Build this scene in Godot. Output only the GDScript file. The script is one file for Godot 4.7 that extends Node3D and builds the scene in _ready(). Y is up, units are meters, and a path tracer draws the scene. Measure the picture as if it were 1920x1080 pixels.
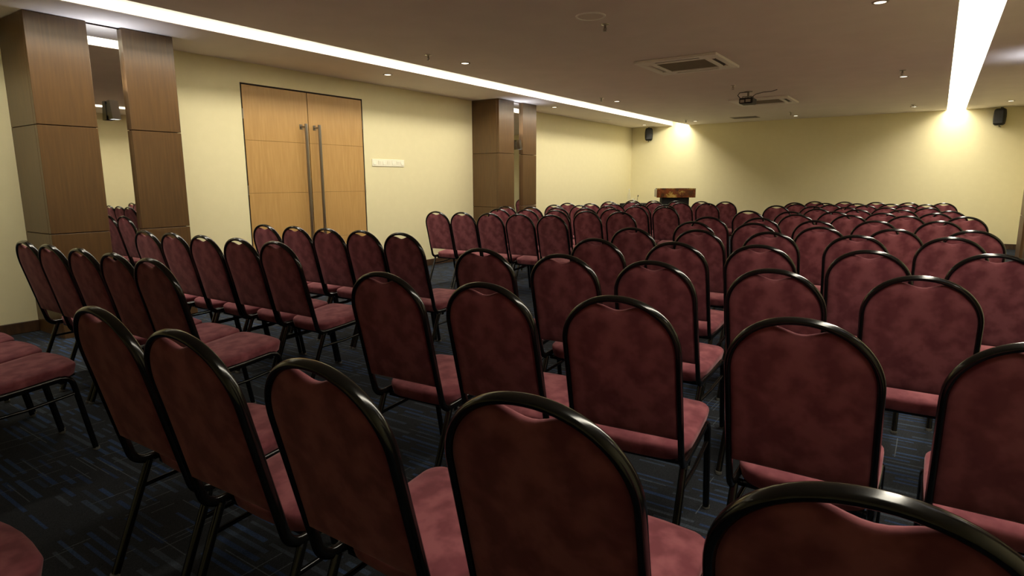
extends Node3D
# A hotel function room: two banks of burgundy banquet chairs facing a plain wall.
# x runs from the door wall (x = 0) across the room, -z runs towards the lectern wall, y is up.

const H := 2.645          # ceiling height
const BACK := -14.91      # lectern wall
const REAR := 2.6         # wall behind the camera
const RIGHT := 7.9        # wall opposite the doors
const COVE := [[1.06, 1.46], [6.55, 6.86]]   # the two light slots in the ceiling
const COVE_DEPTH := 0.15
const LAMP := [[1.27, 1.44], [6.558, 6.852]]   # the lamp troughs inside the slots
const LAMP_END := -0.55    # the troughs stop here, short of the rear wall
const LIGHT_COLOR := Color(1.0, 0.968, 0.89)

var M := {}
var taken := {}
var rng := RandomNumberGenerator.new()


func _ready() -> void:
	rng.seed = 20240611
	setup_camera()
	setup_environment()
	setup_strip_lights()
	make_materials()
	build_room()
	build_door()
	build_columns()
	build_light_strips()
	build_chairs()
	build_front_furniture()
	build_ceiling_fittings()
	build_wall_fittings()


func setup_camera() -> void:
	var cam := Camera3D.new()
	cam.name = "camera"
	add_child(cam)
	cam.fov = 50.6263
	cam.near = 0.05
	cam.far = 60.0
	cam.transform = Transform3D(Basis(Vector3(0.823017, -0.004138, -0.568001), Vector3(-0.093861, 0.985236, -0.14318), Vector3(0.560208, 0.171153, 0.810478)), Vector3(6.5554, 1.30, 0.0))
	cam.current = true


func setup_environment() -> void:
	var we := WorldEnvironment.new()
	we.name = "world_environment"
	var e := Environment.new()
	e.background_mode = Environment.BG_COLOR
	e.background_color = Color(0, 0, 0)
	e.tonemap_mode = Environment.TONE_MAPPER_LINEAR
	e.tonemap_exposure = 1.0
	e.sdfgi_enabled = true
	e.ssao_enabled = true
	e.ssil_enabled = true
	we.environment = e
	add_child(we)


func setup_strip_lights() -> void:
	# the lamps of the two long light slots, just below their diffusers
	for c in LAMP:
		var n := 4
		var z0 := BACK + 0.03
		var seg: float = (LAMP_END - z0) / n
		for k in n:
			var l := AreaLight3D.new()
			l.name = "strip_lamp_%03d" % (get_child_count())
			l.area_size = Vector2(float(c[1]) - float(c[0]) - 0.02, seg - 0.004)
			l.area_normalize_energy = false
			l.light_energy = 10.6 if float(c[0]) < 4.0 else 6.3
			l.light_color = LIGHT_COLOR
			l.area_range = 30.0
			l.area_attenuation = 2.0
			l.shadow_enabled = true
			add_child(l)
			l.position = Vector3((float(c[0]) + float(c[1])) / 2.0, H + COVE_DEPTH - 0.034, z0 + seg * (k + 0.5))
			l.rotation.x = -PI / 2


# ------------------------------------------------------------------ helpers

func numbered(called: String) -> String:
	if not taken.has(called):
		taken[called] = 0
		return called
	taken[called] += 1
	return "%s_%03d" % [called, taken[called]]


func thing(called: String, label: String, category: String, at := Vector3.ZERO, turn := 0.0, group := "") -> Node3D:
	var o := Node3D.new()
	o.name = numbered(called)
	add_child(o)
	o.position = at
	o.rotation.y = turn
	tag(o, label, category, group)
	return o


func tag(o: Node3D, label: String, category: String, group := "") -> void:
	o.set_meta("label", label)
	o.set_meta("category", category)
	if group != "":
		o.set_meta("group", group)


func mesh_node(called: String, mesh: Mesh, mat: Material, parent: Node = self) -> MeshInstance3D:
	var o := MeshInstance3D.new()
	o.name = numbered(called) if parent == self else called
	o.mesh = mesh
	o.material_override = mat
	o.cast_shadow = GeometryInstance3D.SHADOW_CASTING_SETTING_ON
	parent.add_child(o, true)
	return o


func structure(called: String, mesh: Mesh, mat: Material, label := "") -> MeshInstance3D:
	var o := mesh_node(called, mesh, mat)
	o.set_meta("kind", "structure")
	if label != "":
		o.set_meta("label", label)
	return o


func begin() -> SurfaceTool:
	var st := SurfaceTool.new()
	st.begin(Mesh.PRIMITIVE_TRIANGLES)
	return st


func done(st: SurfaceTool) -> ArrayMesh:
	st.generate_normals()
	return st.commit()


func flat(st: SurfaceTool) -> void:
	st.set_smooth_group(0xFFFFFFFF)


func smooth(st: SurfaceTool, g := 0) -> void:
	st.set_smooth_group(g)


func quad(st: SurfaceTool, a: Vector3, b: Vector3, c: Vector3, d: Vector3) -> void:
	for p in [a, b, c, a, c, d]:
		st.set_uv(Vector2(p.x + p.y * 0.31, p.z + p.y))
		st.add_vertex(p)


func tri(st: SurfaceTool, a: Vector3, b: Vector3, c: Vector3) -> void:
	for p in [a, b, c]:
		st.set_uv(Vector2(p.x + p.y * 0.31, p.z + p.y))
		st.add_vertex(p)


func box(st: SurfaceTool, lo: Vector3, hi: Vector3, bevel := 0.0, tr := Transform3D.IDENTITY) -> void:
	# a box with chamfered edges; faces wound clockwise seen from outside
	flat(st)
	var c := (lo + hi) / 2.0
	var h := (hi - lo) / 2.0
	var b: float = minf(bevel, minf(h.x, minf(h.y, h.z)) * 0.9)
	var axes := [Vector3.RIGHT, Vector3.UP, Vector3.BACK]
	for i in 3:
		for s in [-1.0, 1.0]:
			var n: Vector3 = axes[i] * s
			var u: Vector3 = axes[(i + 1) % 3]
			var v: Vector3 = axes[(i + 2) % 3] * s
			var hu: float = h[(i + 1) % 3] - b
			var hv: float = h[(i + 2) % 3] - b
			var o: Vector3 = c + n * h[i]
			quad(st, tr * (o - u * hu - v * hv), tr * (o - u * hu + v * hv), tr * (o + u * hu + v * hv), tr * (o + u * hu - v * hv))
	if b <= 0.0:
		return
	for i in 3:
		var j := (i + 1) % 3
		var k := (i + 2) % 3
		for sj in [-1.0, 1.0]:
			for sk in [-1.0, 1.0]:
				var pj: Vector3 = c + axes[j] * (sj * h[j]) + axes[k] * (sk * (h[k] - b))
				var pk: Vector3 = c + axes[j] * (sj * (h[j] - b)) + axes[k] * (sk * h[k])
				var e: Vector3 = axes[i] * (h[i] - b)
				if sj * sk > 0:
					quad(st, tr * (pj - e), tr * (pj + e), tr * (pk + e), tr * (pk - e))
				else:
					quad(st, tr * (pj + e), tr * (pj - e), tr * (pk - e), tr * (pk + e))
	for sx in [-1.0, 1.0]:
		for sy in [-1.0, 1.0]:
			for sz in [-1.0, 1.0]:
				var px: Vector3 = c + Vector3(sx * h.x, sy * (h.y - b), sz * (h.z - b))
				var py: Vector3 = c + Vector3(sx * (h.x - b), sy * h.y, sz * (h.z - b))
				var pz: Vector3 = c + Vector3(sx * (h.x - b), sy * (h.y - b), sz * h.z)
				if sx * sy * sz > 0:
					tri(st, tr * px, tr * pz, tr * py)
				else:
					tri(st, tr * px, tr * py, tr * pz)


func box_mesh(lo: Vector3, hi: Vector3, bevel := 0.0) -> ArrayMesh:
	var st := begin()
	box(st, lo, hi, bevel)
	return done(st)


func tube(st: SurfaceTool, path: Array, a: float, b: float, start_axis: Vector3, sides := 12, caps := true) -> void:
	# a tube with an oval section (a along the carried axis, b across it) swept along a path
	smooth(st)
	var rings := []
	var axis := start_axis.normalized()
	var t_old := Vector3.ZERO
	for i in path.size():
		var t: Vector3
		if i == 0:
			t = (path[1] - path[0]).normalized()
		elif i == path.size() - 1:
			t = (path[i] - path[i - 1]).normalized()
		else:
			t = ((path[i] - path[i - 1]).normalized() + (path[i + 1] - path[i]).normalized()).normalized()
		if i > 0:
			var ax := t_old.cross(t)
			if ax.length() > 1e-6:
				axis = axis.rotated(ax.normalized(), t_old.angle_to(t))
		axis = (axis - t * axis.dot(t)).normalized()
		t_old = t
		var other := t.cross(axis)
		var ring := []
		for k in sides:
			var w := TAU * k / sides
			ring.append(path[i] + axis * (cos(w) * a) + other * (sin(w) * b))
		rings.append(ring)
	for i in rings.size() - 1:
		for k in sides:
			var n := (k + 1) % sides
			quad(st, rings[i][k], rings[i][n], rings[i + 1][n], rings[i + 1][k])
	if caps:
		flat(st)
		for e in [0, rings.size() - 1]:
			var r: Array = rings[e]
			for k in range(1, sides - 1):
				if e == 0:
					tri(st, r[0], r[k + 1], r[k])
				else:
					tri(st, r[0], r[k], r[k + 1])


func lathe(st: SurfaceTool, profile: Array, at := Vector3.ZERO, sides := 20) -> void:
	# profile: Vector2(radius, height), turned round the y axis; consecutive segments are flat shaded bands
	for i in profile.size() - 1:
		smooth(st, i + 1)
		for k in sides:
			var w0 := TAU * k / sides
			var w1 := TAU * (k + 1) / sides
			var p: Vector2 = profile[i]
			var q: Vector2 = profile[i + 1]
			var a := at + Vector3(cos(w0) * p.x, p.y, sin(w0) * p.x)
			var b := at + Vector3(cos(w1) * p.x, p.y, sin(w1) * p.x)
			var c := at + Vector3(cos(w1) * q.x, q.y, sin(w1) * q.x)
			var d := at + Vector3(cos(w0) * q.x, q.y, sin(w0) * q.x)
			if p.x < 1e-5:
				tri(st, a, d, c)
			elif q.x < 1e-5:
				tri(st, a, d, b)
			else:
				quad(st, a, d, c, b)


func pillow(st: SurfaceTool, outline: Array, rings: Array, place: Callable) -> void:
	# outline: Vector2 loop round the origin; rings: Vector2(inset, height) from bottom centre to top centre
	smooth(st)
	var loops := []
	for r in rings:
		var loop := []
		for p in outline:
			var l: float = p.length()
			var k: float = maxf(0.0, (l - r.x) / l) if r.x < 0.9 else 0.0
			var q: Vector2 = p * k
			loop.append(place.call(q.x, q.y, r.y))
		loops.append(loop)
	var n := outline.size()
	for i in loops.size() - 1:
		for k in n:
			var m := (k + 1) % n
			quad(st, loops[i][k], loops[i + 1][k], loops[i + 1][m], loops[i][m])


func copy_of(o: Node3D, label: String) -> Node3D:
	var base := String(o.name)
	var c: Node3D = o.duplicate()
	c.name = numbered(base)
	add_child(c)
	c.set_meta("label", label)
	return c


# ------------------------------------------------------------------ materials

func plain(c: Color, rough := 0.6, metal := 0.0, spec := 0.5) -> StandardMaterial3D:
	var m := StandardMaterial3D.new()
	m.albedo_color = c
	m.roughness = rough
	m.metallic = metal
	m.metallic_specular = spec
	return m


func noise_tex(freq: float, lo: Color, hi: Color, size := 256, octaves := 4, sd := 1) -> NoiseTexture2D:
	var n := FastNoiseLite.new()
	n.seed = sd
	n.frequency = freq
	n.fractal_octaves = octaves
	var g := Gradient.new()
	g.set_color(0, lo)
	g.set_color(1, hi)
	g.set_offset(0, 0.25)
	g.set_offset(1, 0.75)
	var t := NoiseTexture2D.new()
	t.width = size
	t.height = size
	t.seamless = true
	t.noise = n
	t.color_ramp = g
	return t


func streak_image(w: int, h: int, dark: Color, light: Color, fx: float, fy: float, sd: int) -> ImageTexture:
	# wood grain: noise drawn out along the image's height
	var n := FastNoiseLite.new()
	n.seed = sd
	n.frequency = 1.0
	n.fractal_octaves = 4
	var im := Image.create(w, h, false, Image.FORMAT_RGB8)
	for y in h:
		for x in w:
			# blended ends so that the tile repeats without a seam
			var bx: float = float(x) / w
			var by: float = float(y) / h
			var a := n.get_noise_2d(x * fx, y * fy)
			var b := n.get_noise_2d((x - w) * fx, y * fy)
			var c := n.get_noise_2d(x * fx, (y - h) * fy)
			var d := n.get_noise_2d((x - w) * fx, (y - h) * fy)
			var v: float = lerpf(lerpf(a, b, bx), lerpf(c, d, bx), by)
			im.set_pixel(x, y, dark.lerp(light, clampf(0.5 + v * 1.1, 0.0, 1.0)))
	return ImageTexture.create_from_image(im)


func carpet_texture() -> ImageTexture:
	# charcoal loop pile with short woven dashes of blue running across the room; 2 m by 2 m
	var s := 1024
	var im := Image.create(s, s, false, Image.FORMAT_RGB8)
	im.fill(Color8(44, 46, 50))
	var r := RandomNumberGenerator.new()
	r.seed = 77
	var blues := [Color8(47, 64, 96), Color8(43, 57, 85), Color8(52, 69, 99), Color8(56, 67, 84), Color8(62, 69, 79), Color8(47, 57, 74)]
	var y := 0
	while y < s - 8:
		var x := r.randi_range(0, 90)
		while x < s:
			var run := r.randi_range(45, 170)
			if r.randf() < 0.78:
				var col: Color = blues[r.randi_range(0, blues.size() - 1)]
				var th := r.randi_range(6, 11)
				im.fill_rect(Rect2i(x, y + r.randi_range(0, 4), mini(run, s - x), th), col)
			x += run + r.randi_range(12, 70)
		y += 22
	# fine pale lines, the seams between woven blocks
	for k in 60:
		var lx := r.randi_range(0, s - 3)
		var ly := r.randi_range(0, s - 150)
		im.fill_rect(Rect2i(lx, ly, 2, r.randi_range(40, 140)), Color8(86, 92, 98))
	for k in 40:
		im.fill_rect(Rect2i(r.randi_range(0, s - 200), r.randi_range(0, s - 3), r.randi_range(60, 190), 2), Color8(82, 88, 95))
	# pile: every loop a little lighter or darker
	for py in s:
		for px in s:
			var c := im.get_pixel(px, py)
			var f := 0.78 + 0.44 * r.randf()
			im.set_pixel(px, py, Color(c.r * f, c.g * f, c.b * f))
	return ImageTexture.create_from_image(im)


func textured(m: StandardMaterial3D, t: Texture2D, scale: Vector3, world := true) -> StandardMaterial3D:
	m.albedo_texture = t
	m.uv1_triplanar = true
	m.uv1_world_triplanar = world
	m.uv1_scale = scale
	return m


func make_materials() -> void:
	M.wall = textured(plain(Color8(238, 229, 187), 0.85, 0.0, 0.35), noise_tex(0.03, Color(0.993, 0.993, 0.99), Color(1, 1, 1), 256, 3, 2), Vector3(0.9, 0.9, 0.9))
	M.ceiling = textured(plain(Color8(240, 231, 224), 0.9, 0.0, 0.3), noise_tex(0.015, Color(0.985, 0.985, 0.985), Color(1, 1, 1), 256, 3, 3), Vector3(0.4, 0.4, 0.4))
	M.cove = plain(Color8(206, 204, 198), 0.85)
	M.skirting = textured(plain(Color8(255, 255, 255), 0.5), streak_image(128, 256, Color8(54, 36, 22), Color8(84, 58, 34), 0.10, 0.012, 11), Vector3(1, 1, 1))
	M.veneer = textured(plain(Color8(255, 255, 255), 0.33, 0.0, 0.55), streak_image(256, 512, Color8(82, 58, 32), Color8(98, 71, 39), 0.09, 0.005, 21), Vector3(1.6, 0.8, 1.6))
	M.door = textured(plain(Color8(255, 255, 255), 0.40, 0.0, 0.5), streak_image(256, 512, Color8(184, 143, 84), Color8(198, 157, 97), 0.08, 0.006, 31), Vector3(1.4, 0.7, 1.4))
	M.gap = plain(Color8(40, 28, 14), 0.8)
	M.mirror = plain(Color(0.9, 0.9, 0.88), 0.015, 1.0)
	M.steel = plain(Color(0.62, 0.60, 0.56), 0.28, 1.0)
	M.chrome = plain(Color(0.80, 0.80, 0.78), 0.10, 1.0)
	M.velvet = textured(plain(Color8(152, 90, 96), 0.92, 0.0, 0.25), noise_tex(0.018, Color8(192, 174, 184), Color8(250, 250, 250), 256, 4, 41), Vector3(2.0, 2.0, 2.0), false)
	M.velvet.rim_enabled = true
	M.velvet.rim = 1.0
	M.velvet.rim_tint = 0.62
	M.black_metal = plain(Color8(12, 12, 11), 0.17, 0.0, 0.5)
	M.black_plastic = plain(Color8(18, 18, 18), 0.5)
	M.glide = plain(Color8(92, 90, 84), 0.5)
	M.white_plastic = plain(Color8(246, 243, 236), 0.5)
	M.dim_plastic = plain(Color8(168, 160, 146), 0.6)
	M.pale_mesh = plain(Color8(226, 217, 208), 0.7)
	M.duct = plain(Color8(150, 148, 143), 0.6)
	M.slot_shade_flap = plain(Color8(72, 70, 66), 0.7)  # dark grey painted in for the shade of the air conditioner outlet slots
	M.grille = plain(Color8(150, 142, 128), 0.7)
	M.cream_plastic = plain(Color8(250, 246, 224), 0.4)
	M.cloth_black = plain(Color8(20, 18, 20), 0.9)
	M.glass = StandardMaterial3D.new()
	M.glass.albedo_color = Color(0.95, 0.97, 0.95, 0.12)
	M.glass.transparency = BaseMaterial3D.TRANSPARENCY_ALPHA
	M.glass.roughness = 0.05
	M.burl = textured(plain(Color8(255, 255, 255), 0.16, 0.0, 0.6), burl_texture(), Vector3(1.3, 1.3, 1.3), false)
	var carpet := plain(Color8(255, 255, 255), 0.95, 0.0, 0.2)
	carpet.albedo_texture = carpet_texture()
	M.carpet = carpet
	M.diffuser = plain(Color8(240, 236, 224), 0.6)
	M.diffuser.emission_enabled = true
	M.diffuser.emission = Color(1.0, 0.97, 0.88)
	M.diffuser.emission_energy_multiplier = 1.6
	M.bulb = plain(Color8(240, 236, 224), 0.6)
	M.bulb.emission_enabled = true
	M.bulb.emission = Color(1.0, 0.95, 0.84)
	M.bulb.emission_energy_multiplier = 3.0
	M.cool_bulb = plain(Color8(235, 238, 245), 0.6)
	M.cool_bulb.emission_enabled = true
	M.cool_bulb.emission = Color(0.95, 0.97, 1.0)
	M.cool_bulb.emission_energy_multiplier = 3.0


func burl_texture() -> NoiseTexture2D:
	var n := FastNoiseLite.new()
	n.seed = 9
	n.frequency = 0.012
	n.fractal_octaves = 4
	n.domain_warp_enabled = true
	n.domain_warp_amplitude = 40.0
	var g := Gradient.new()
	g.offsets = PackedFloat32Array([0.0, 0.35, 0.5, 0.62, 0.78, 1.0])
	g.colors = PackedColorArray([Color8(48, 26, 8), Color8(92, 44, 14), Color8(124, 52, 20), Color8(104, 66, 20), Color8(176, 138, 66), Color8(196, 164, 100)])
	var t := NoiseTexture2D.new()
	t.width = 256
	t.height = 256
	t.seamless = true
	t.noise = n
	t.color_ramp = g
	return t


# ------------------------------------------------------------------ room

func build_room() -> void:
	var st := begin()
	flat(st)
	# carpet: its own UVs, one pattern repeat every 2 m, dashes across the room
	var x0 := -0.1
	var x1 := RIGHT + 0.1
	var z0 := BACK - 0.1
	var z1 := REAR + 0.1
	for p in [Vector3(x0, 0, z0), Vector3(x1, 0, z0), Vector3(x1, 0, z1), Vector3(x0, 0, z0), Vector3(x1, 0, z1), Vector3(x0, 0, z1)]:
		st.set_uv(Vector2(p.x / 2.0, p.z / 2.0))
		st.add_vertex(p)
	box(st, Vector3(x0, -0.15, z0), Vector3(x1, -0.002, z1))
	structure("floor", done(st), M.carpet, "charcoal carpet with short blue woven dashes")

	st = begin()
	var t := 0.15
	var dl := -4.127
	var dr := -5.915
	var dh := 2.42
	var top := H + 0.4
	# the door wall, left open where the double door stands
	box(st, Vector3(-t, 0, dl), Vector3(0, top, REAR + t))
	box(st, Vector3(-t, 0, BACK - t), Vector3(0, top, dr))
	box(st, Vector3(-t, dh, dr), Vector3(0, top, dl))
	structure("wall_left", done(st), M.wall, "cream painted wall with the double door")
	structure("wall_back", box_mesh(Vector3(0, 0, BACK - t), Vector3(RIGHT, top, BACK)), M.wall, "plain cream wall behind the lectern")
	structure("wall_right", box_mesh(Vector3(RIGHT, 0, BACK - t), Vector3(RIGHT + t, top, REAR + t)), M.wall)
	structure("wall_front", box_mesh(Vector3(0, 0, REAR), Vector3(RIGHT, top, REAR + t)), M.wall)

	st = begin()
	var edges := [0.0, COVE[0][0], COVE[0][1], COVE[1][0], COVE[1][1], RIGHT]
	for k in [0, 2]:
		box(st, Vector3(edges[2 * k], H, BACK), Vector3(edges[2 * k + 1], H + COVE_DEPTH, REAR))
	# the wide middle field, open where the slot vent is let in: [x, z, half width, half depth]
	var at_z := REAR
	for hole in [[3.02, -13.9, 0.255, 0.167]]:
		var hz: float = hole[1]
		var hx: float = hole[0]
		box(st, Vector3(edges[2], H, hz + hole[3]), Vector3(edges[3], H + COVE_DEPTH, at_z))
		box(st, Vector3(edges[2], H, hz - hole[3]), Vector3(hx - hole[2], H + COVE_DEPTH, hz + hole[3]))
		box(st, Vector3(hx + hole[2], H, hz - hole[3]), Vector3(edges[3], H + COVE_DEPTH, hz + hole[3]))
		at_z = hz - hole[3]
	box(st, Vector3(edges[2], H, BACK), Vector3(edges[3], H + COVE_DEPTH, at_z))
	box(st, Vector3(0, H + COVE_DEPTH + 0.03, BACK), Vector3(RIGHT, H + COVE_DEPTH + 0.12, REAR))
	structure("ceiling", done(st), M.ceiling, "pale plaster ceiling with two long light slots")

	# skirting boards
	var s := 0.016
	var h := 0.10
	st = begin()
	var breaks := [[REAR, -1.98], [-3.13, dl + 0.02], [dr - 0.02, -8.32], [-9.46, BACK]]
	for b in breaks:
		box(st, Vector3(0, 0, b[1]), Vector3(s, h, b[0]), 0.004)
	structure("baseboard_left", done(st), M.skirting)
	structure("baseboard_back", box_mesh(Vector3(s, 0, BACK), Vector3(RIGHT - s, h, BACK + s), 0.004), M.skirting)
	st = begin()
	for b in [[REAR, -1.98], [-3.13, -8.32], [-9.46, BACK]]:
		box(st, Vector3(RIGHT - s, 0, b[1]), Vector3(RIGHT, h, b[0]), 0.004)
	structure("baseboard_right", done(st), M.skirting)


func build_door() -> void:
	var zl := -4.127
	var zr := -5.915
	var top := 2.42
	var door := Node3D.new()
	door.name = "door_1"
	door.set_meta("kind", "structure")
	door.set_meta("label", "tall tan timber double door with long steel pull handles")
	add_child(door)
	# dark lining of the opening
	var st := begin()
	box(st, Vector3(-0.15, 0, zr), Vector3(-0.075, top, zl))
	box(st, Vector3(-0.075, 0, zl - 0.012), Vector3(-0.004, top, zl))
	box(st, Vector3(-0.075, 0, zr), Vector3(-0.004, top, zr + 0.012))
	box(st, Vector3(-0.075, top - 0.012, zr), Vector3(-0.004, top, zl))
	mesh_node("door_lining", done(st), M.gap, door)
	var mid := (zl + zr) / 2.0
	var cuts := [0.012, 0.60, 1.185, 1.79, top - 0.018]
	for side in 2:
		var za: float = zl - 0.018 if side == 0 else mid - 0.004
		var zb: float = mid + 0.004 if side == 0 else zr + 0.018
		var leaf := mesh_node("door_leaf", box_mesh(Vector3(-0.045, 0.012, zb + 0.003), Vector3(-0.0075, top - 0.018, za - 0.003)), M.gap, door)
		for k in 4:
			mesh_node("panel", box_mesh(Vector3(-0.008, cuts[k] + 0.0009, zb), Vector3(-0.001, cuts[k + 1] - 0.0009, za), 0.002), M.door, leaf)
		# long tubular pull with square end mounts
		var hz: float = mid + 0.085 if side == 0 else mid - 0.115
		st = begin()
		tube(st, [Vector3(0.062, 0.42, hz), Vector3(0.062, 2.02, hz)], 0.019, 0.019, Vector3.RIGHT, 14)
		for hy in [0.47, 1.985]:
			tube(st, [Vector3(-0.003, hy, hz + 0.028), Vector3(0.03, hy, hz + 0.02), Vector3(0.062, hy, hz)], 0.011, 0.011, Vector3.UP, 10)
			box(st, Vector3(-0.002, hy - 0.03, hz + 0.008), Vector3(0.003, hy + 0.03, hz + 0.05), 0.001)
		mesh_node("pull_handle", done(st), M.steel, leaf)
		for hy in [0.25, 1.22, 2.08]:
			st = begin()
			var hzz: float = zl - 0.009 if side == 0 else zr + 0.009
			tube(st, [Vector3(0.003, hy - 0.055, hzz), Vector3(0.003, hy + 0.055, hzz)], 0.007, 0.007, Vector3.RIGHT, 8)
			mesh_node("hinge", done(st), M.steel, leaf)
		if side == 0:
			mesh_node("lock_plate", done_lock(mid), M.steel, leaf)


func done_lock(mid: float) -> ArrayMesh:
	var st := begin()
	box(st, Vector3(-0.002, 0.84, mid + 0.008), Vector3(0.002, 1.36, mid + 0.026), 0.001)
	for y in [0.95, 1.08]:
		tube(st, [Vector3(0.001, y, mid + 0.017), Vector3(0.012, y, mid + 0.017)], 0.007, 0.007, Vector3.UP, 10)
	return done(st)


func build_columns() -> void:
	var specs := [
		[0.0, 0.56, -1.98, -3.13, "brown wood-panelled column with mirror strip beside the rear rows on the door wall"],
		[0.0, 0.56, -8.32, -9.46, "brown wood-panelled column with mirror strip between the double door and the lectern wall"],
		[RIGHT, 7.395, -8.32, -9.46, "brown wood-panelled column on the wall across from the doors, near the lectern wall"],
		[RIGHT, 7.395, -1.98, -3.13, "brown wood-panelled column on the wall across from the doors, beside the rear rows"],
	]
	for s in specs:
		column(s[0], s[1], s[2], s[3], s[4])


func column(xw: float, xf: float, za: float, zb: float, label: String) -> void:
	var dir: float = 1.0 if xf > xw else -1.0
	var o := thing("column", label, "column", Vector3(xf, 0, (za + zb) / 2.0), 0.0, "wood-panelled columns with mirrors")
	var w: float = za - zb
	var depth: float = absf(xf - xw)
	var pt := 0.05                     # panel thickness proud of the mirror
	var half := w / 2.0
	var slot := 0.135                  # half width of the mirror slot
	var top := H - 0.004
	# core between the panels and the wall
	var lo := -depth if dir > 0 else pt
	var hi := -pt if dir > 0 else depth
	mesh_node("core", box_mesh(Vector3(lo, 0, -half + 0.012), Vector3(hi, top - 0.002, half - 0.012)), M.gap, o)
	var cuts := [0.0, 0.8895, 1.7755, top]
	for k in 3:
		var y0: float = cuts[k] + (0.0 if k == 0 else 0.003)
		var y1: float = cuts[k + 1] - (0.003 if k < 2 else 0.0)
		for side in [-1.0, 1.0]:
			# front panels either side of the mirror
			var a := slot if side > 0 else -half
			var b := half if side > 0 else -slot
			var pl := -pt if dir > 0 else 0.0
			var ph := 0.0 if dir > 0 else pt
			mesh_node("veneer_panel", box_mesh(Vector3(pl, y0, a), Vector3(ph, y1, b), 0.0025), M.veneer, o)
			# side panels returning to the wall
			var sa := half - 0.014 if side > 0 else -half + 0.0
			var sb := half if side > 0 else -half + 0.014
			var sl := -depth if dir > 0 else pt + 0.001
			var sh := -pt - 0.001 if dir > 0 else depth
			mesh_node("veneer_panel", box_mesh(Vector3(sl, y0, sa), Vector3(sh, y1, sb), 0.002), M.veneer, o)
	var ml := -pt + 0.002 if dir > 0 else pt - 0.008
	mesh_node("mirror", box_mesh(Vector3(ml, 0.02, -slot + 0.001), Vector3(ml + 0.006, top - 0.01, slot - 0.001)), M.mirror, o)
	# wall lamp fixed to the mirror: a chrome wedge open above and below
	var where := "rear rows"
	var side_text := "on the door wall" if dir > 0 else "across from the doors"
	if za < -5.0:
		where = "lectern wall"
	var l := thing("wall_lamp", "angular chrome up-and-down wall lamp on mirrored column near the %s, %s" % [where, side_text], "wall lamp", Vector3(xf - dir * (pt - 0.008), 1.94, (za + zb) / 2.0 - 0.0), 0.0 if dir > 0 else PI, "chrome wall lamps on the columns")
	var st := begin()
	box(st, Vector3(0.0, -0.05, -0.028), Vector3(0.02, 0.05, 0.028), 0.002)
	mesh_node("wall_plate", done(st), M.chrome, l)
	st = begin()
	flat(st)
	# hollow tapered shade: the outer face leans out towards its lower edge
	var zt := 0.034
	var x_in := 0.02
	var ot := 0.07
	var ob := 0.10
	var yt := 0.075
	var yb := -0.085
	var th := 0.003
	for sgn in [0, 1]:
		var d: float = th * sgn
		var xi: float = x_in + d
		var zz: float = zt - d
		var t0 := Vector3(xi, yt, -zz)
		var t1 := Vector3(xi, yt, zz)
		var t2 := Vector3(ot - d, yt, zz)
		var t3 := Vector3(ot - d, yt, -zz)
		var b0 := Vector3(xi, yb, -zz)
		var b1 := Vector3(xi, yb, zz)
		var b2 := Vector3(ob - d, yb, zz)
		var b3 := Vector3(ob - d, yb, -zz)
		quad(st, t0, b0, b1, t1)
		quad(st, t1, b1, b2, t2)
		quad(st, t2, b2, b3, t3)
		quad(st, t3, b3, b0, t0)
	mesh_node("shade", done(st), M.chrome, l)
	st = begin()
	box(st, Vector3(0.030, 0.0, -0.024), Vector3(0.062, 0.012, 0.024), 0.003)
	box(st, Vector3(0.030, -0.078, -0.024), Vector3(0.088, -0.068, 0.024), 0.003)
	mesh_node("lamp_glass", done(st), M.cool_bulb, l)
	var sp := SpotLight3D.new()
	sp.name = "up_light"
	sp.light_color = Color(0.93, 0.95, 1.0)
	sp.light_energy = 0.85
	sp.light_size = 0.03
	sp.spot_angle = 60.0
	sp.spot_angle_attenuation = 0.6
	sp.spot_range = 12.0
	sp.spot_attenuation = 2.0
	sp.shadow_enabled = true
	l.add_child(sp)
	sp.position = Vector3(0.046, 0.02, 0)
	sp.rotation.x = PI / 2


func build_light_strips() -> void:
	var names := ["long glowing ceiling light slot above the aisle along the door wall", "long glowing ceiling light slot above the aisle across from the doors"]
	for k in 2:
		var c: Array = COVE[k]
		var o := thing("ceiling_light_strip", names[k], "ceiling light", Vector3((float(c[0]) + float(c[1])) / 2.0, H, 0), 0.0, "long ceiling light slots")
		var hw: float = (float(c[1]) - float(c[0])) / 2.0
		mesh_node("top_board", box_mesh(Vector3(-hw, COVE_DEPTH, BACK + 0.001), Vector3(hw, COVE_DEPTH + 0.02, REAR - 0.001)), M.cove, o)
		var la: float = float(LAMP[k][0]) - o.position.x
		var lb: float = float(LAMP[k][1]) - o.position.x
		mesh_node("lamp_trough", box_mesh(Vector3(la, COVE_DEPTH - 0.026, BACK + 0.002), Vector3(lb, COVE_DEPTH - 0.0005, LAMP_END), 0.002), M.diffuser, o)
		for s in [-1.0, 1.0]:
			var a: float = hw * s
			mesh_node("side_board", box_mesh(Vector3(minf(a, a - s * 0.006), 0.002, BACK + 0.001), Vector3(maxf(a, a - s * 0.006), COVE_DEPTH - 0.0005, REAR - 0.001)), M.cove, o)


# ------------------------------------------------------------------ chairs

const HW := 0.188        # half spacing of the hoop tube's centre line
const LEAN := 0.245       # backward lean of the hoop, metres per metre
const RAIL_Y := 0.370

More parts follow.
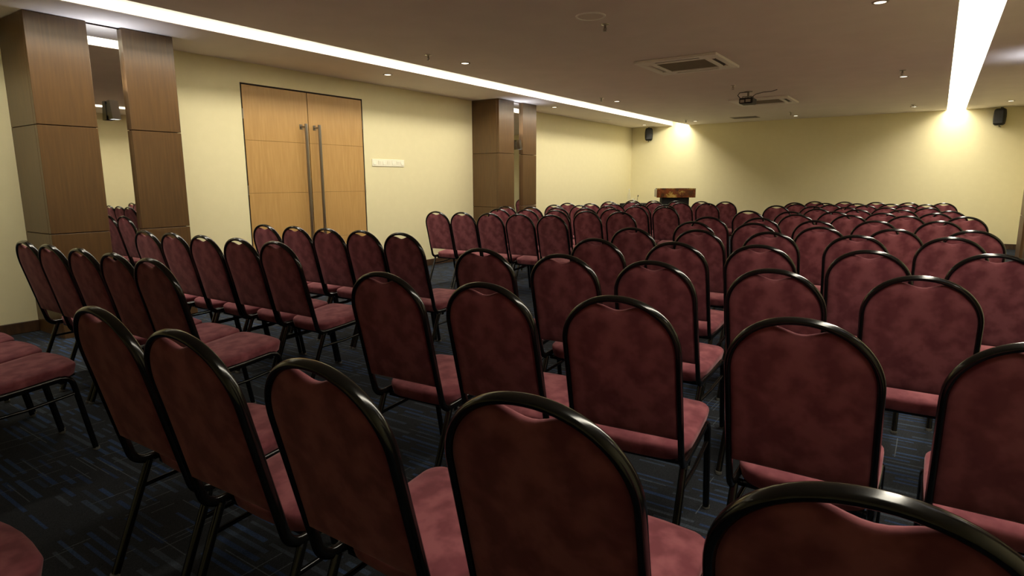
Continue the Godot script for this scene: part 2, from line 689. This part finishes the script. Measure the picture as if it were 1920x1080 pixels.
func make_chair() -> Node3D:
	var o := thing("banquet_chair", "", "chair", Vector3.ZERO, 0.0, "burgundy banquet chairs set out in rows")
	# hoop: seat rail, bend, side, arch, side, bend, seat rail in one bent flat-oval tube
	var up := Vector3(0, 1, LEAN).normalized()
	var foot := Vector3(0, RAIL_Y, 0)
	var length: float = (0.944 - RAIL_Y) / up.y
	var rise := 0.172
	var path := []
	var r := 0.055
	path.append(Vector3(-HW, RAIL_Y + 0.024, -0.345))
	path.append(Vector3(-HW, RAIL_Y + 0.010, -0.20))
	path.append(Vector3(-HW, RAIL_Y + 0.0015, -0.09))
	var lean_a := atan(LEAN)
	# the bend from the rail into the leaning side
	var turn := PI / 2 + 0.0 - lean_a
	var cz := -r * tan(turn / 2.0)
	for i in 8:
		var w := turn * i / 7.0
		path.append(Vector3(-HW, RAIL_Y + r * (1.0 - cos(w)), cz + r * sin(w)))
	var side_top: float = length - rise
	for i in range(2, 8):
		var v := side_top * i / 8.0
		if v > 0.10:
			path.append(foot + up * v + Vector3(-HW, 0, 0))
	for i in 33:
		var w := PI * i / 32.0
		var cx := cos(w)
		var sy := sin(w)
		path.append(foot + up * (side_top + rise * pow(sy, 0.96)) + Vector3(-HW * signf(cx) * pow(absf(cx), 0.96), 0, 0))
	var n := path.size()
	var first := []
	for p in path:
		first.append(p)
	# mirror of the near half for the other side
	for i in range(n - 34, -1, -1):
		first.append(Vector3(-path[i].x, path[i].y, path[i].z))
	var st := begin()
	tube(st, first, 0.0100, 0.0155, Vector3.RIGHT, 16)
	mesh_node("back_frame", done(st), M.black_metal, o)

	# padded back with the hand scoop at its top
	var nrm := Vector3(0, -LEAN, 1).normalized()
	var v_bot: float = (0.478 - RAIL_Y) / up.y
	var v_mid: float = side_top - 0.06
	var outline := []
	var hw := HW - 0.006
	for i in 9:
		outline.append(Vector2(lerpf(-hw, hw, i / 8.0), v_bot - v_mid))
	for i in range(1, 7):
		outline.append(Vector2(hw, lerpf(v_bot - v_mid, side_top - v_mid, i / 7.0)))
	for i in 41:
		var w := PI * i / 40.0
		var x := cos(w) * hw
		var y := side_top - v_mid + (rise - 0.006) * pow(sin(w), 0.96)
		y -= 0.032 * (0.5 + 0.5 * cos(PI * clampf(x / 0.088, -1.0, 1.0)))
		outline.append(Vector2(x, y))
	for i in range(6, 0, -1):
		outline.append(Vector2(-hw, lerpf(v_bot - v_mid, side_top - v_mid, i / 7.0)))
	var place_back := func(x: float, y: float, d: float) -> Vector3:
		return foot + up * (v_mid + y) + nrm * d + Vector3(x, 0, 0)
	st = begin()
	pillow(st, outline, [Vector2(1, -0.030), Vector2(0.11, -0.029), Vector2(0.05, -0.026), Vector2(0.018, -0.019), Vector2(0.004, -0.010), Vector2(0.0, -0.002), Vector2(0.002, 0.006), Vector2(0.012, 0.011), Vector2(0.035, 0.0135), Vector2(0.09, 0.015), Vector2(1, 0.016)], place_back)
	mesh_node("back_cushion", done(st), M.velvet, o)

	# seat: rounded at the front corners, curved along the back
	var so := []
	var sw := 0.193
	var zc := -0.235
	var zf := -0.195
	var zb := 0.185
	var corner := func(cx: float, cz2: float, rr: float, w0: float, w1: float, m: int) -> void:
		for i in m + 1:
			var w := lerpf(w0, w1, float(i) / m)
			so.append(Vector2(cx + cos(w) * rr, cz2 + sin(w) * rr))
	# seen from above, going round by increasing angle
	corner.call(sw - 0.085, zb - 0.085, 0.085, 0.0, PI / 2, 8)
	for i in [1, 2, 3]:
		so.append(Vector2(lerpf(sw - 0.085, -sw + 0.085, i / 4.0), zb + 0.006 * sin(PI * i / 4.0)))
	corner.call(-sw + 0.085, zb - 0.085, 0.085, PI / 2, PI, 8)
	so.append(Vector2(-sw - 0.002, 0.0))
	corner.call(-sw + 0.055, zf + 0.055, 0.055, PI, PI * 1.5, 6)
	for i in [1, 2, 3]:
		so.append(Vector2(lerpf(-sw + 0.055, sw - 0.055, i / 4.0), zf - 0.012 * sin(PI * i / 4.0)))
	corner.call(sw - 0.055, zf + 0.055, 0.055, PI * 1.5, TAU, 6)
	so.append(Vector2(sw + 0.002, 0.0))
	var place_seat := func(x: float, z: float, y: float) -> Vector3:
		# the seat rises a little towards its front edge
		return Vector3(x, y + 0.115 * (zb - z), zc + z)
	var loop := []
	for i in range(so.size() - 1, -1, -1):
		loop.append(so[i])
	st = begin()
	pillow(st, loop, [Vector2(1, 0.356), Vector2(0.04, 0.356), Vector2(0.016, 0.357), Vector2(0.009, 0.362), Vector2(0.0, 0.400), Vector2(0.0015, 0.408), Vector2(0.007, 0.414), Vector2(0.025, 0.419), Vector2(0.08, 0.424), Vector2(1, 0.428)], place_seat)
	mesh_node("seat", done(st), M.velvet, o)
	st = begin()
	var tilt := Transform3D(Basis(Vector3.RIGHT, 0.1145), Vector3(0, 0.383, zc))
	box(st, Vector3(-0.168, -0.012, -0.18), Vector3(0.168, -0.0008, 0.165), 0.003, tilt)
	box(st, Vector3(-HW, -0.030, -0.125), Vector3(HW, -0.012, -0.105), 0.003, tilt)
	box(st, Vector3(-HW, -0.024, 0.14), Vector3(HW, -0.006, 0.16), 0.003, tilt)
	mesh_node("seat_base", done(st), M.black_metal, o)

	for s in [-1.0, 1.0]:
		var x: float = HW * s
		# front leg: leaves the rail in a bend and splays forward
		st = begin()
		var fp := []
		var top := Vector3(x, RAIL_Y + 0.024, -0.345)
		var b := Vector3(x, RAIL_Y + 0.027, -0.388)
		var f := Vector3(x * 0.985, 0.012, -0.456)
		for i in 6:
			var w := i / 5.0
			var mid := b + (f - b).normalized() * 0.05
			fp.append(top.lerp(b, w).lerp(b.lerp(mid, w), w))
		fp.append(f)
		tube(st, fp, 0.0130, 0.0130, Vector3.RIGHT, 12)
		var fl := mesh_node("leg", done(st), M.black_metal, o)
		st = begin()
		lathe(st, [Vector2(0, 0.014), Vector2(0.0142, 0.014), Vector2(0.0150, 0.003), Vector2(0.0135, 0.0), Vector2(0, 0.0)], Vector3(f.x, 0, f.z - 0.002), 12)
		mesh_node("foot_cap", done(st), M.glide, fl)
		# rear leg: from under the rail, raked back
		st = begin()
		var ra := Vector3(x * 0.985, RAIL_Y - 0.006, -0.045)
		var rb := Vector3(x * 0.985, 0.012, 0.098)
		tube(st, [ra, ra.lerp(rb, 0.5), rb], 0.0130, 0.0130, Vector3.RIGHT, 12)
		var rl := mesh_node("leg", done(st), M.black_metal, o)
		st = begin()
		lathe(st, [Vector2(0, 0.014), Vector2(0.0142, 0.014), Vector2(0.0150, 0.003), Vector2(0.0135, 0.0), Vector2(0, 0.0)], Vector3(rb.x, 0, rb.z + 0.003), 12)
		mesh_node("foot_cap", done(st), M.glide, rl)
		# side stretcher between the two legs
		st = begin()
		tube(st, [ra.lerp(rb, 0.24), Vector3(x, 0.286, -0.20), fp[5].lerp(f, 0.11)], 0.0078, 0.0078, Vector3.RIGHT, 8)
		mesh_node("stretcher", done(st), M.black_metal, o)
		# small bright clip that links neighbouring chairs
		st = begin()
		box(st, Vector3(x - 0.008, 0.352, -0.062), Vector3(x + 0.008, 0.366, -0.030), 0.002)
		mesh_node("link_clip", done(st), M.steel, o)
	return o


func build_chairs() -> void:
	var proto := make_chair()
	var used := [false]
	var ordinal := ["first", "second", "third", "fourth", "fifth", "sixth", "seventh", "eighth", "ninth", "tenth", "eleventh", "twelfth", "thirteenth", "fourteenth", "fifteenth", "sixteenth"]
	# bank beside the doors, rows from the lectern wall backwards: [z at the back foot, x of every chair, turn in degrees]
	var door_bank := [
		[-11.1, [1.78, 2.21, 2.645, 3.10, 3.52], 0.5],
		[-10.2, [1.72, 2.16, 2.60, 3.04, 3.48], 1.5],
		[-9.2, [1.43, 1.86, 2.29, 2.71, 3.14], 1.0],
		[-8.4, [1.65, 2.10, 2.56, 3.00, 3.45], 0.5],
		[-7.55, [1.31, 1.76, 2.20, 2.64, 3.05], 1.0],
		[-6.8, [1.73, 2.18, 2.61, 3.06, 3.50], 0.5],
		[-5.80, [1.505, 1.915, 2.325, 2.735, 3.145], 0.3],
		[-3.24, [1.815, 2.225, 2.635, 3.045, 3.455], 0.0],
		[-2.365, [1.62, 2.03, 2.44, 2.85, 3.26], 0.4],
		[-1.525, [1.865, 2.275, 2.685, 3.095, 3.505], 0.8],
		[-0.70, [2.24, 2.65, 3.065], 2.5],
	]
	# the wide bank, rows from the lectern wall backwards: every chair as [x, z, turn]
	var wide_bank := [
		[[4.82, -11.9, 1], [5.28, -11.9, 1], [5.74, -11.9, 1], [6.19, -11.9, 1], [6.65, -11.9, 2]],
		[[4.64, -11.1, 1], [5.09, -11.1, 2], [5.54, -11.1, 1], [5.99, -11.1, 1], [6.44, -11.1, 1]],
		[[4.80, -10.4, 1], [5.26, -10.38, 1], [5.71, -10.4, 2], [6.21, -10.4, 1]],
		[[4.65, -9.66, 1], [5.14, -9.6, 1], [5.56, -9.5, 1], [6.02, -9.62, 1], [6.48, -9.75, 1]],
		[[5.32, -8.78, 1], [5.76, -8.80, 1], [6.22, -8.95, 2], [6.69, -8.87, 2]],
		[[4.70, -7.85, -1], [5.165, -7.88, 1], [5.60, -8.06, 1], [6.08, -8.0, 1], [6.56, -8.2, 2]],
		[[5.345, -7.22, 1], [5.83, -7.35, 0], [6.32, -7.45, 1], [6.80, -7.55, 3]],
		[[4.69, -6.30, 1], [5.16, -6.40, 1], [5.68, -6.20, 0], [6.13, -6.42, 0], [6.60, -6.65, 1]],
		[[4.81, -5.49, -1], [5.30, -5.57, 1], [5.84, -5.36, 0], [6.32, -5.40, 2], [6.79, -5.52, 2]],
		[[4.65, -4.53, -2], [5.14, -4.60, -2], [5.62, -4.66, 1], [6.15, -4.67, 1], [6.66, -4.80, 1]],
		[[4.83, -3.56, -2], [5.32, -3.60, 0], [5.77, -3.69, 1], [6.30, -3.70, 0], [6.82, -3.84, 0]],
		[[4.57, -2.71, 3], [5.07, -2.71, 1], [5.54, -2.71, 0], [6.05, -2.73, -2], [6.54, -2.83, 1]],
		[[4.77, -1.80, 3], [5.27, -1.82, 1], [5.76, -1.84, 5], [6.30, -1.82, 0], [6.80, -1.85, 1]],
		[[4.59, -0.865, 1], [5.07, -0.85, 2], [5.56, -0.87, 0], [6.02, -0.945, 3], [6.525, -0.90, 3]],
	]
	for i in door_bank.size():
		var row: Array = door_bank[i]
		var xs: Array = row[1]
		for k in xs.size():
			var from_aisle: String = ordinal[xs.size() - 1 - k]
			var label := "burgundy padded chair, %s from the centre aisle, %s row from lectern wall, door-side bank" % [from_aisle, ordinal[i]]
			put_chair(proto, used, float(xs[k]), float(row[0]) + rng.randf_range(-0.012, 0.012), float(row[2]) + rng.randf_range(-0.4, 0.4), label)
	# one more seat of the next row back, cut by the edge of the picture
	put_chair(proto, used, 4.79, -0.005, 2.0, "burgundy padded chair at the aisle end of the rearmost row, only its seat corner showing")
	for i in wide_bank.size():
		var row: Array = wide_bank[i]
		for k in row.size():
			var label := "burgundy padded chair, %s from the centre aisle, %s row from lectern wall, bank opposite doors" % [ordinal[k], ordinal[i]]
			put_chair(proto, used, float(row[k][0]), float(row[k][1]), float(row[k][2]), label)


func put_chair(proto: Node3D, used: Array, x: float, z: float, turn: float, label: String) -> void:
	var c: Node3D
	if not used[0]:
		c = proto
		used[0] = true
		c.set_meta("label", label)
	else:
		c = copy_of(proto, label)
	c.position = Vector3(x, 0, z)
	c.rotation.y = deg_to_rad(turn)


# ------------------------------------------------------------------ lectern end

func build_front_furniture() -> void:
	var o := thing("lectern", "dark lectern with a glossy marbled brown front board, before the plain cream wall", "lectern", Vector3(1.64, 0, -13.62), deg_to_rad(29.0))
	mesh_node("front_board", box_mesh(Vector3(-0.425, 0.945, 0.20), Vector3(0.425, 1.15, 0.23), 0.004), M.burl, o)
	var st := begin()
	box(st, Vector3(-0.42, 0.955, -0.22), Vector3(-0.40, 1.13, 0.20), 0.003)
	box(st, Vector3(0.40, 0.955, -0.22), Vector3(0.42, 1.13, 0.20), 0.003)
	box(st, Vector3(-0.40, 0.955, -0.22), Vector3(0.40, 0.975, 0.20), 0.003)
	mesh_node("side_board", done(st), M.dim_plastic, o)
	st = begin()
	var tr := Transform3D(Basis(Vector3.RIGHT, 0.16), Vector3(0, 1.11, 0))
	box(st, Vector3(-0.398, -0.01, -0.20), Vector3(0.398, 0.008, 0.195), 0.003, tr)
	mesh_node("reading_top", done(st), M.cloth_black, o)
	mesh_node("pedestal", box_mesh(Vector3(-0.30, 0.06, -0.17), Vector3(0.30, 0.955, 0.17), 0.006), M.cloth_black, o)
	mesh_node("plinth", box_mesh(Vector3(-0.36, 0.0, -0.22), Vector3(0.36, 0.06, 0.22), 0.006), M.cloth_black, o)

	var t := thing("draped_table", "small table under a black cloth beside the lectern", "table", Vector3(0.60, 0, -14.25))
	st = begin()
	# cloth: a top with folds falling to the floor
	var loop := []
	var hx := 0.46
	var hz := 0.28
	var seg := 14
	for i in seg:
		loop.append(Vector2(lerpf(-hx, hx, float(i) / seg), -hz))
	for i in seg:
		loop.append(Vector2(hx, lerpf(-hz, hz, float(i) / seg)))
	for i in seg:
		loop.append(Vector2(lerpf(hx, -hx, float(i) / seg), hz))
	for i in seg:
		loop.append(Vector2(-hx, lerpf(hz, -hz, float(i) / seg)))
	smooth(st)
	var n := loop.size()
	var rows := []
	for y in [0.775, 0.77, 0.6, 0.3, 0.004]:
		var ring := []
		for i in n:
			var p: Vector2 = loop[i]
			var wave: float = 1.0 + (0.775 - y) * 0.05 * (1.0 + sin(i * 1.7))
			ring.append(Vector3(p.x * wave, y, p.y * wave))
		rows.append(ring)
	for j in rows.size() - 1:
		for i in n:
			quad(st, rows[j][i], rows[j + 1][i], rows[j + 1][(i + 1) % n], rows[j][(i + 1) % n])
	flat(st)
	quad(st, Vector3(-hx, 0.776, -hz), Vector3(hx, 0.776, -hz), Vector3(hx, 0.776, hz), Vector3(-hx, 0.776, hz))
	mesh_node("table_cloth", done(st), M.cloth_black, t)
	st = begin()
	box(st, Vector3(-0.44, 0.735, -0.26), Vector3(0.44, 0.765, 0.26), 0.003)
	mesh_node("table_top", done(st), M.skirting, t)
	for sx in [-1.0, 1.0]:
		for sz in [-1.0, 1.0]:
			mesh_node("leg", box_mesh(Vector3(sx * 0.40 - 0.02, 0.0, sz * 0.22 - 0.02), Vector3(sx * 0.40 + 0.02, 0.735, sz * 0.22 + 0.02), 0.002), M.skirting, t)
	# clear bottle on the table
	var b := thing("glass_bottle", "tall clear bottle with a slim neck on the black-clothed table", "bottle", Vector3(0.28, 0.776, -14.2))
	st = begin()
	lathe(st, [Vector2(0, 0.0), Vector2(0.042, 0.0), Vector2(0.046, 0.01), Vector2(0.046, 0.19), Vector2(0.036, 0.235), Vector2(0.016, 0.275), Vector2(0.014, 0.33), Vector2(0, 0.33)], Vector3.ZERO, 20)
	mesh_node("body", done(st), M.glass, b)
	st = begin()
	lathe(st, [Vector2(0.016, 0.318), Vector2(0.016, 0.345), Vector2(0, 0.345)], Vector3.ZERO, 14)
	mesh_node("cap", done(st), M.white_plastic, b)
	var g := thing("drinking_glass", "small clear tumbler beside the bottle on the black-clothed table", "glass", Vector3(0.42, 0.776, -14.12))
	st = begin()
	lathe(st, [Vector2(0, 0.0), Vector2(0.028, 0.0), Vector2(0.034, 0.12), Vector2(0.032, 0.12), Vector2(0.026, 0.006), Vector2(0, 0.006)], Vector3.ZERO, 18)
	mesh_node("tumbler", done(st), M.glass, g)
	var mic := thing("microphone_stand", "thin black desk microphone standing on the black-clothed table", "microphone", Vector3(0.50, 0.776, -14.2))
	st = begin()
	lathe(st, [Vector2(0, 0.0), Vector2(0.045, 0.0), Vector2(0.045, 0.012), Vector2(0.008, 0.018), Vector2(0, 0.018)], Vector3.ZERO, 16)
	mesh_node("base", done(st), M.black_plastic, mic)
	st = begin()
	tube(st, [Vector3(0, 0.012, 0), Vector3(0, 0.10, 0), Vector3(0.01, 0.16, 0.0)], 0.004, 0.004, Vector3.RIGHT, 8)
	tube(st, [Vector3(0.01, 0.16, 0), Vector3(0.016, 0.20, 0)], 0.011, 0.011, Vector3.RIGHT, 10)
	mesh_node("stem", done(st), M.black_plastic, mic)


# ------------------------------------------------------------------ ceiling

func build_ceiling_fittings() -> void:
	# recessed downlights
	var spots := [
		[0.71, -5.72, "above the double door", 1], [1.97, -5.71, "over the door-side bank near the doors", 1],
		[0.67, -9.90, "next to the column past the doors", 1], [1.94, -9.83, "over the middle rows of the door-side bank", 1],
		[6.06, -5.68, "above middle rows opposite the doors", 1], [6.05, -9.78, "above far rows opposite the doors", 1],
		[6.05, -13.82, "near the lectern wall beside a light slot", 1], [7.45, -13.83, "beside the black speaker opposite the doors", 1],
		[1.90, -14.05, "close to the lectern", 1], [0.62, -14.20, "beside the black speaker on the door side", 1], [3.97, -14.20, "midway along the lectern wall", 1],
	]
	for s in spots:
		var o := thing("downlight", "small round lit downlight in the ceiling %s" % s[2], "downlight", Vector3(s[0], H, s[1]), 0.0, "recessed ceiling downlights")
		var st := begin()
		lathe(st, [Vector2(0.040, -0.001), Vector2(0.044, -0.006), Vector2(0.055, -0.006), Vector2(0.060, 0.0)], Vector3.ZERO, 24)
		mesh_node("trim_ring", done(st), M.dim_plastic, o)
		st = begin()
		lathe(st, [Vector2(0, -0.0035), Vector2(0.041, -0.0035), Vector2(0.041, -0.0005)], Vector3.ZERO, 24)
		mesh_node("lamp", done(st), M.bulb, o)
		var l := SpotLight3D.new()
		l.name = "lamp_light"
		l.light_color = Color(1.0, 0.93, 0.80)
		l.light_energy = 0.10
		l.light_size = 0.04
		l.spot_angle = 50.0
		l.spot_angle_attenuation = 0.8
		l.spot_range = 12.0
		l.spot_attenuation = 2.0
		l.shadow_enabled = true
		o.add_child(l)
		l.position = Vector3(0, -0.012, 0)
		l.rotation.x = -PI / 2

	# sprinkler heads
	var heads := [
		[1.94, -5.12, "over the door-side bank near the doors"], [1.91, -9.30, "over the middle rows of the door-side bank"], [4.05, -5.06, "next to the round ceiling grille"],
		[6.06, -9.24, "above far rows opposite the doors"], [4.02, -9.22, "in front of the projector"], [1.82, -13.66, "close to the lectern"], [4.02, -13.40, "between the projector and the lectern wall"], [6.05, -13.45, "before the lectern wall opposite the doors"],
	]
	for h in heads:
		var o := thing("sprinkler", "small hanging sprinkler head on the ceiling %s" % h[2], "sprinkler", Vector3(h[0], H, h[1]), 0.0, "ceiling sprinkler heads")
		var st := begin()
		lathe(st, [Vector2(0.036, 0.0), Vector2(0.034, -0.006), Vector2(0.012, -0.010), Vector2(0, -0.010)], Vector3.ZERO, 18)
		mesh_node("ceiling_plate", done(st), M.steel, o)
		st = begin()
		lathe(st, [Vector2(0.010, -0.008), Vector2(0.010, -0.030), Vector2(0.005, -0.034), Vector2(0.005, -0.052)], Vector3.ZERO, 12)
		for sx in [-1.0, 1.0]:
			tube(st, [Vector3(sx * 0.009, -0.028, 0), Vector3(sx * 0.015, -0.042, 0), Vector3(sx * 0.004, -0.058, 0)], 0.003, 0.003, Vector3.BACK, 6)
		mesh_node("body", done(st), M.steel, o)
		st = begin()
		lathe(st, [Vector2(0, -0.062), Vector2(0.018, -0.060), Vector2(0.018, -0.057), Vector2(0, -0.056)], Vector3.ZERO, 14)
		mesh_node("deflector", done(st), M.steel, o)

	# four-way air conditioning units
	air_conditioner(4.04, -7.22, "square four-way air conditioner in the ceiling between the round grille and the projector")
	air_conditioner(4.0, -11.2, "square four-way air conditioner in the ceiling behind the projector")

	# round grilles
	for g in [[4.07, -4.75, 0.125, "round pale speaker grille in the ceiling beside a sprinkler"], [0.40, -12.6, 0.11, "round pale speaker grille in the ceiling between column and lectern wall"]]:
		var o := thing("ceiling_speaker", g[3], "speaker", Vector3(g[0], H, g[1]), 0.0, "round ceiling speaker grilles")
		var st := begin()
		var r: float = g[2]
		lathe(st, [Vector2(r, 0.0), Vector2(r - 0.004, -0.008), Vector2(r - 0.018, -0.009), Vector2(r - 0.020, -0.004)], Vector3.ZERO, 36)
		mesh_node("rim", done(st), M.white_plastic, o)
		st = begin()
		lathe(st, [Vector2(r - 0.019, -0.004), Vector2(0, -0.006)], Vector3.ZERO, 36)
		mesh_node("grille", done(st), M.pale_mesh, o)

	# slot vent before the lectern wall
	var v := thing("ceiling_vent", "narrow slot vent let into the ceiling before the lectern wall", "vent", Vector3(3.02, H, -13.9))
	var sv := begin()
	box(sv, Vector3(-0.27, -0.006, -0.185), Vector3(0.27, 0.0, -0.165), 0.002)
	box(sv, Vector3(-0.27, -0.006, 0.165), Vector3(0.27, 0.0, 0.185), 0.002)
	box(sv, Vector3(-0.27, -0.006, -0.165), Vector3(-0.253, 0.0, 0.165), 0.002)
	box(sv, Vector3(0.253, -0.006, -0.165), Vector3(0.27, 0.0, 0.165), 0.002)
	mesh_node("frame", done(sv), M.dim_plastic, v)
	mesh_node("duct", tub(0.254, 0.166, 0.0, 0.14), M.duct, v)
	for k in 3:
		var z := -0.08 + 0.08 * k
		mesh_node("slat", box_mesh(Vector3(-0.252, -0.004, z - 0.004), Vector3(0.252, 0.012, z + 0.004)), M.duct, v)

	# projector hung from the ceiling
	var p := thing("projector", "black projector hanging on a short bracket from the ceiling, with loose cables", "projector", Vector3(4.04, H, -10.0))
	var st2 := begin()
	box(st2, Vector3(-0.10, -0.185, -0.13), Vector3(0.10, -0.10, 0.13), 0.012)
	mesh_node("body", done(st2), M.black_plastic, p)
	st2 = begin()
	tube(st2, [Vector3(-0.045, -0.142, -0.128), Vector3(-0.045, -0.142, -0.165)], 0.032, 0.032, Vector3.UP, 18)
	mesh_node("lens", done(st2), M.black_plastic, p)
	st2 = begin()
	tube(st2, [Vector3(0, 0, 0), Vector3(0, -0.10, 0)], 0.016, 0.016, Vector3.RIGHT, 12)
	lathe(st2, [Vector2(0, -0.008), Vector2(0.06, -0.008), Vector2(0.06, 0.0)], Vector3.ZERO, 20)
	for a in 4:
		var w := TAU * (a + 0.5) / 4.0
		tube(st2, [Vector3(0, -0.07, 0), Vector3(cos(w) * 0.09, -0.075, sin(w) * 0.09), Vector3(cos(w) * 0.092, -0.105, sin(w) * 0.092)], 0.006, 0.006, Vector3.UP, 8)
	mesh_node("bracket", done(st2), M.steel, p)
	st2 = begin()
	tube(st2, [Vector3(-0.08, -0.11, 0.12), Vector3(-0.12, -0.06, 0.13), Vector3(-0.10, -0.02, 0.10), Vector3(-0.02, -0.012, 0.06), Vector3(0.02, -0.006, 0.02)], 0.006, 0.006, Vector3.RIGHT, 8)
	mesh_node("cable", done(st2), M.black_plastic, p)
	st2 = begin()
	tube(st2, [Vector3(0.06, -0.12, 0.125), Vector3(0.14, -0.06, 0.12), Vector3(0.24, -0.035, 0.08), Vector3(0.34, -0.03, 0.05), Vector3(0.42, -0.008, 0.03)], 0.005, 0.005, Vector3.UP, 8)
	mesh_node("cable", done(st2), M.black_plastic, p)
	st2 = begin()
	box(st2, Vector3(-0.08, -0.17, 0.127), Vector3(-0.02, -0.13, 0.134), 0.002)
	box(st2, Vector3(0.0, -0.165, 0.127), Vector3(0.07, -0.125, 0.134), 0.002)
	mesh_node("socket_panel", done(st2), M.dim_plastic, p)


func tub(hx: float, hz: float, y0: float, y1: float) -> ArrayMesh:
	# an open box, its mouth downwards
	var st := begin()
	var t := 0.003
	box(st, Vector3(-hx, y0, -hz), Vector3(hx, y1, -hz + t))
	box(st, Vector3(-hx, y0, hz - t), Vector3(hx, y1, hz))
	box(st, Vector3(-hx, y0, -hz + t), Vector3(-hx + t, y1, hz - t))
	box(st, Vector3(hx - t, y0, -hz + t), Vector3(hx, y1, hz - t))
	box(st, Vector3(-hx + t, y1 - t, -hz + t), Vector3(hx - t, y1, hz - t))
	return done(st)


func air_conditioner(x: float, z: float, label: String) -> void:
	var o := thing("air_conditioner", label, "air conditioner", Vector3(x, H, z), 0.0, "ceiling air conditioners")
	var h := 0.465
	var g := 0.285           # half width of the return grille
	var st := begin()
	# panel built round the four outlets and the grille
	var y0 := -0.032
	var yt := -0.002
	var s0 := 0.335
	var s1 := 0.395
	var sl := 0.255
	box(st, Vector3(-h, y0, -h), Vector3(h, yt, -s1), 0.006)
	box(st, Vector3(-h, y0, s1), Vector3(h, yt, h), 0.006)
	box(st, Vector3(-h, y0, -s1), Vector3(-s1, yt, s1), 0.006)
	box(st, Vector3(s1, y0, -s1), Vector3(h, yt, s1), 0.006)
	# inner ring round the grille
	box(st, Vector3(-s0, y0, -s0), Vector3(s0, yt, -g), 0.004)
	box(st, Vector3(-s0, y0, g), Vector3(s0, yt, s0), 0.004)
	box(st, Vector3(-s0, y0, -g), Vector3(-g, yt, g), 0.004)
	box(st, Vector3(g, y0, -g), Vector3(s0, yt, g), 0.004)
	# corner webs that end the outlets
	for a in [-1.0, 1.0]:
		for b in [-1.0, 1.0]:
			box(st, Vector3(minf(a * sl, a * s1), y0, minf(b * s0, b * s1)), Vector3(maxf(a * sl, a * s1), yt, maxf(b * s0, b * s1)), 0.003)
			box(st, Vector3(minf(a * s0, a * s1), y0, minf(b * sl, b * s0)), Vector3(maxf(a * s0, a * s1), yt, maxf(b * sl, b * s0)), 0.003)
	mesh_node("panel", done(st), M.white_plastic, o)
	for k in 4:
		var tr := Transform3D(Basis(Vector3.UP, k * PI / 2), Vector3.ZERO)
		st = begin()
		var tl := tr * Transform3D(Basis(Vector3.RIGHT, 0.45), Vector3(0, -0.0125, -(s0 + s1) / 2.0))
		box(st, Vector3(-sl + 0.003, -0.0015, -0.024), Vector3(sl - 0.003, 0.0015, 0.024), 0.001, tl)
		mesh_node("louvre", done(st), M.slot_shade_flap, o)  # louvre coloured dark to stand in for shade in a deeper outlet
	mesh_node("filter", box_mesh(Vector3(-g, -0.012, -g), Vector3(g, -0.006, g)), M.grille, o)
	for k in 17:
		var zz := -g + 2.0 * g * (k + 0.5) / 17.0
		mesh_node("grille_slat", box_mesh(Vector3(-g, -0.022, zz - 0.004), Vector3(g, -0.0125, zz + 0.004)), M.grille, o)


# ------------------------------------------------------------------ walls

func build_wall_fittings() -> void:
	# loudspeakers high on the lectern wall
	for s in [[0.50, "black wall loudspeaker high in the corner on the door side of the lectern wall", 0.5], [7.38, "black wall loudspeaker high on the lectern wall, on the side opposite the doors", -0.35]]:
		var o := thing("loudspeaker", s[1], "loudspeaker", Vector3(s[0], 2.46, BACK + 0.12), s[2], "wall loudspeakers")
		var st := begin()
		# rounded cabinet: oval plan, domed top and bottom
		var prof := [Vector2(0.0, -0.155), Vector2(0.06, -0.152), Vector2(0.085, -0.13), Vector2(0.094, -0.07), Vector2(0.097, 0.0), Vector2(0.094, 0.07), Vector2(0.085, 0.13), Vector2(0.06, 0.152), Vector2(0.0, 0.155)]
		smooth(st)
		var sides := 28
		for i in prof.size() - 1:
			for k in sides:
				var pts := []
				for e in [[i, k], [i + 1, k], [i + 1, k + 1], [i, k + 1]]:
					var w: float = TAU * e[1] / sides
					var c := cos(w)
					var sn := sin(w)
					var pr: Vector2 = prof[e[0]]
					pts.append(Vector3(signf(c) * pow(absf(c), 0.55) * pr.x, pr.y, signf(sn) * pow(absf(sn), 0.55) * pr.x * 0.72))
				quad(st, pts[0], pts[1], pts[2], pts[3])
		mesh_node("cabinet", done(st), M.black_plastic, o)
		st = begin()
		box(st, Vector3(-0.072, -0.12, 0.062), Vector3(0.072, 0.12, 0.072), 0.008)
		mesh_node("grille", done(st), M.black_plastic, o)
		st = begin()
		tube(st, [Vector3(0, 0.0, -0.05), Vector3(0, 0.0, -0.12)], 0.015, 0.015, Vector3.UP, 10)
		tube(st, [Vector3(0, 0.150, -0.02), Vector3(0, 0.172, -0.02), Vector3(0, 0.172, -0.11)], 0.008, 0.008, Vector3.RIGHT, 8)
		tube(st, [Vector3(0, -0.150, -0.02), Vector3(0, -0.172, -0.02), Vector3(0, -0.172, -0.11)], 0.008, 0.008, Vector3.RIGHT, 8)
		mesh_node("bracket", done(st), M.black_plastic, o)

	# row of switches beside the door
	var p := thing("switch_plate", "long cream multi-gang light switch plate on the wall beside the double door", "light switch", Vector3(0, 1.58, -6.36))
	mesh_node("plate", box_mesh(Vector3(0.0, -0.05, -0.315), Vector3(0.011, 0.05, 0.315), 0.003), M.cream_plastic, p)
	for k in 7:
		var z := -0.27 + 0.09 * k
		var st := begin()
		var tr := Transform3D(Basis(Vector3.BACK, 0.12 if k % 2 == 0 else -0.12), Vector3(0.011, 0.0, z))
		box(st, Vector3(-0.002, -0.028, -0.026), Vector3(0.004, 0.028, 0.026), 0.0015, tr)
		mesh_node("rocker", done(st), M.cream_plastic, p)
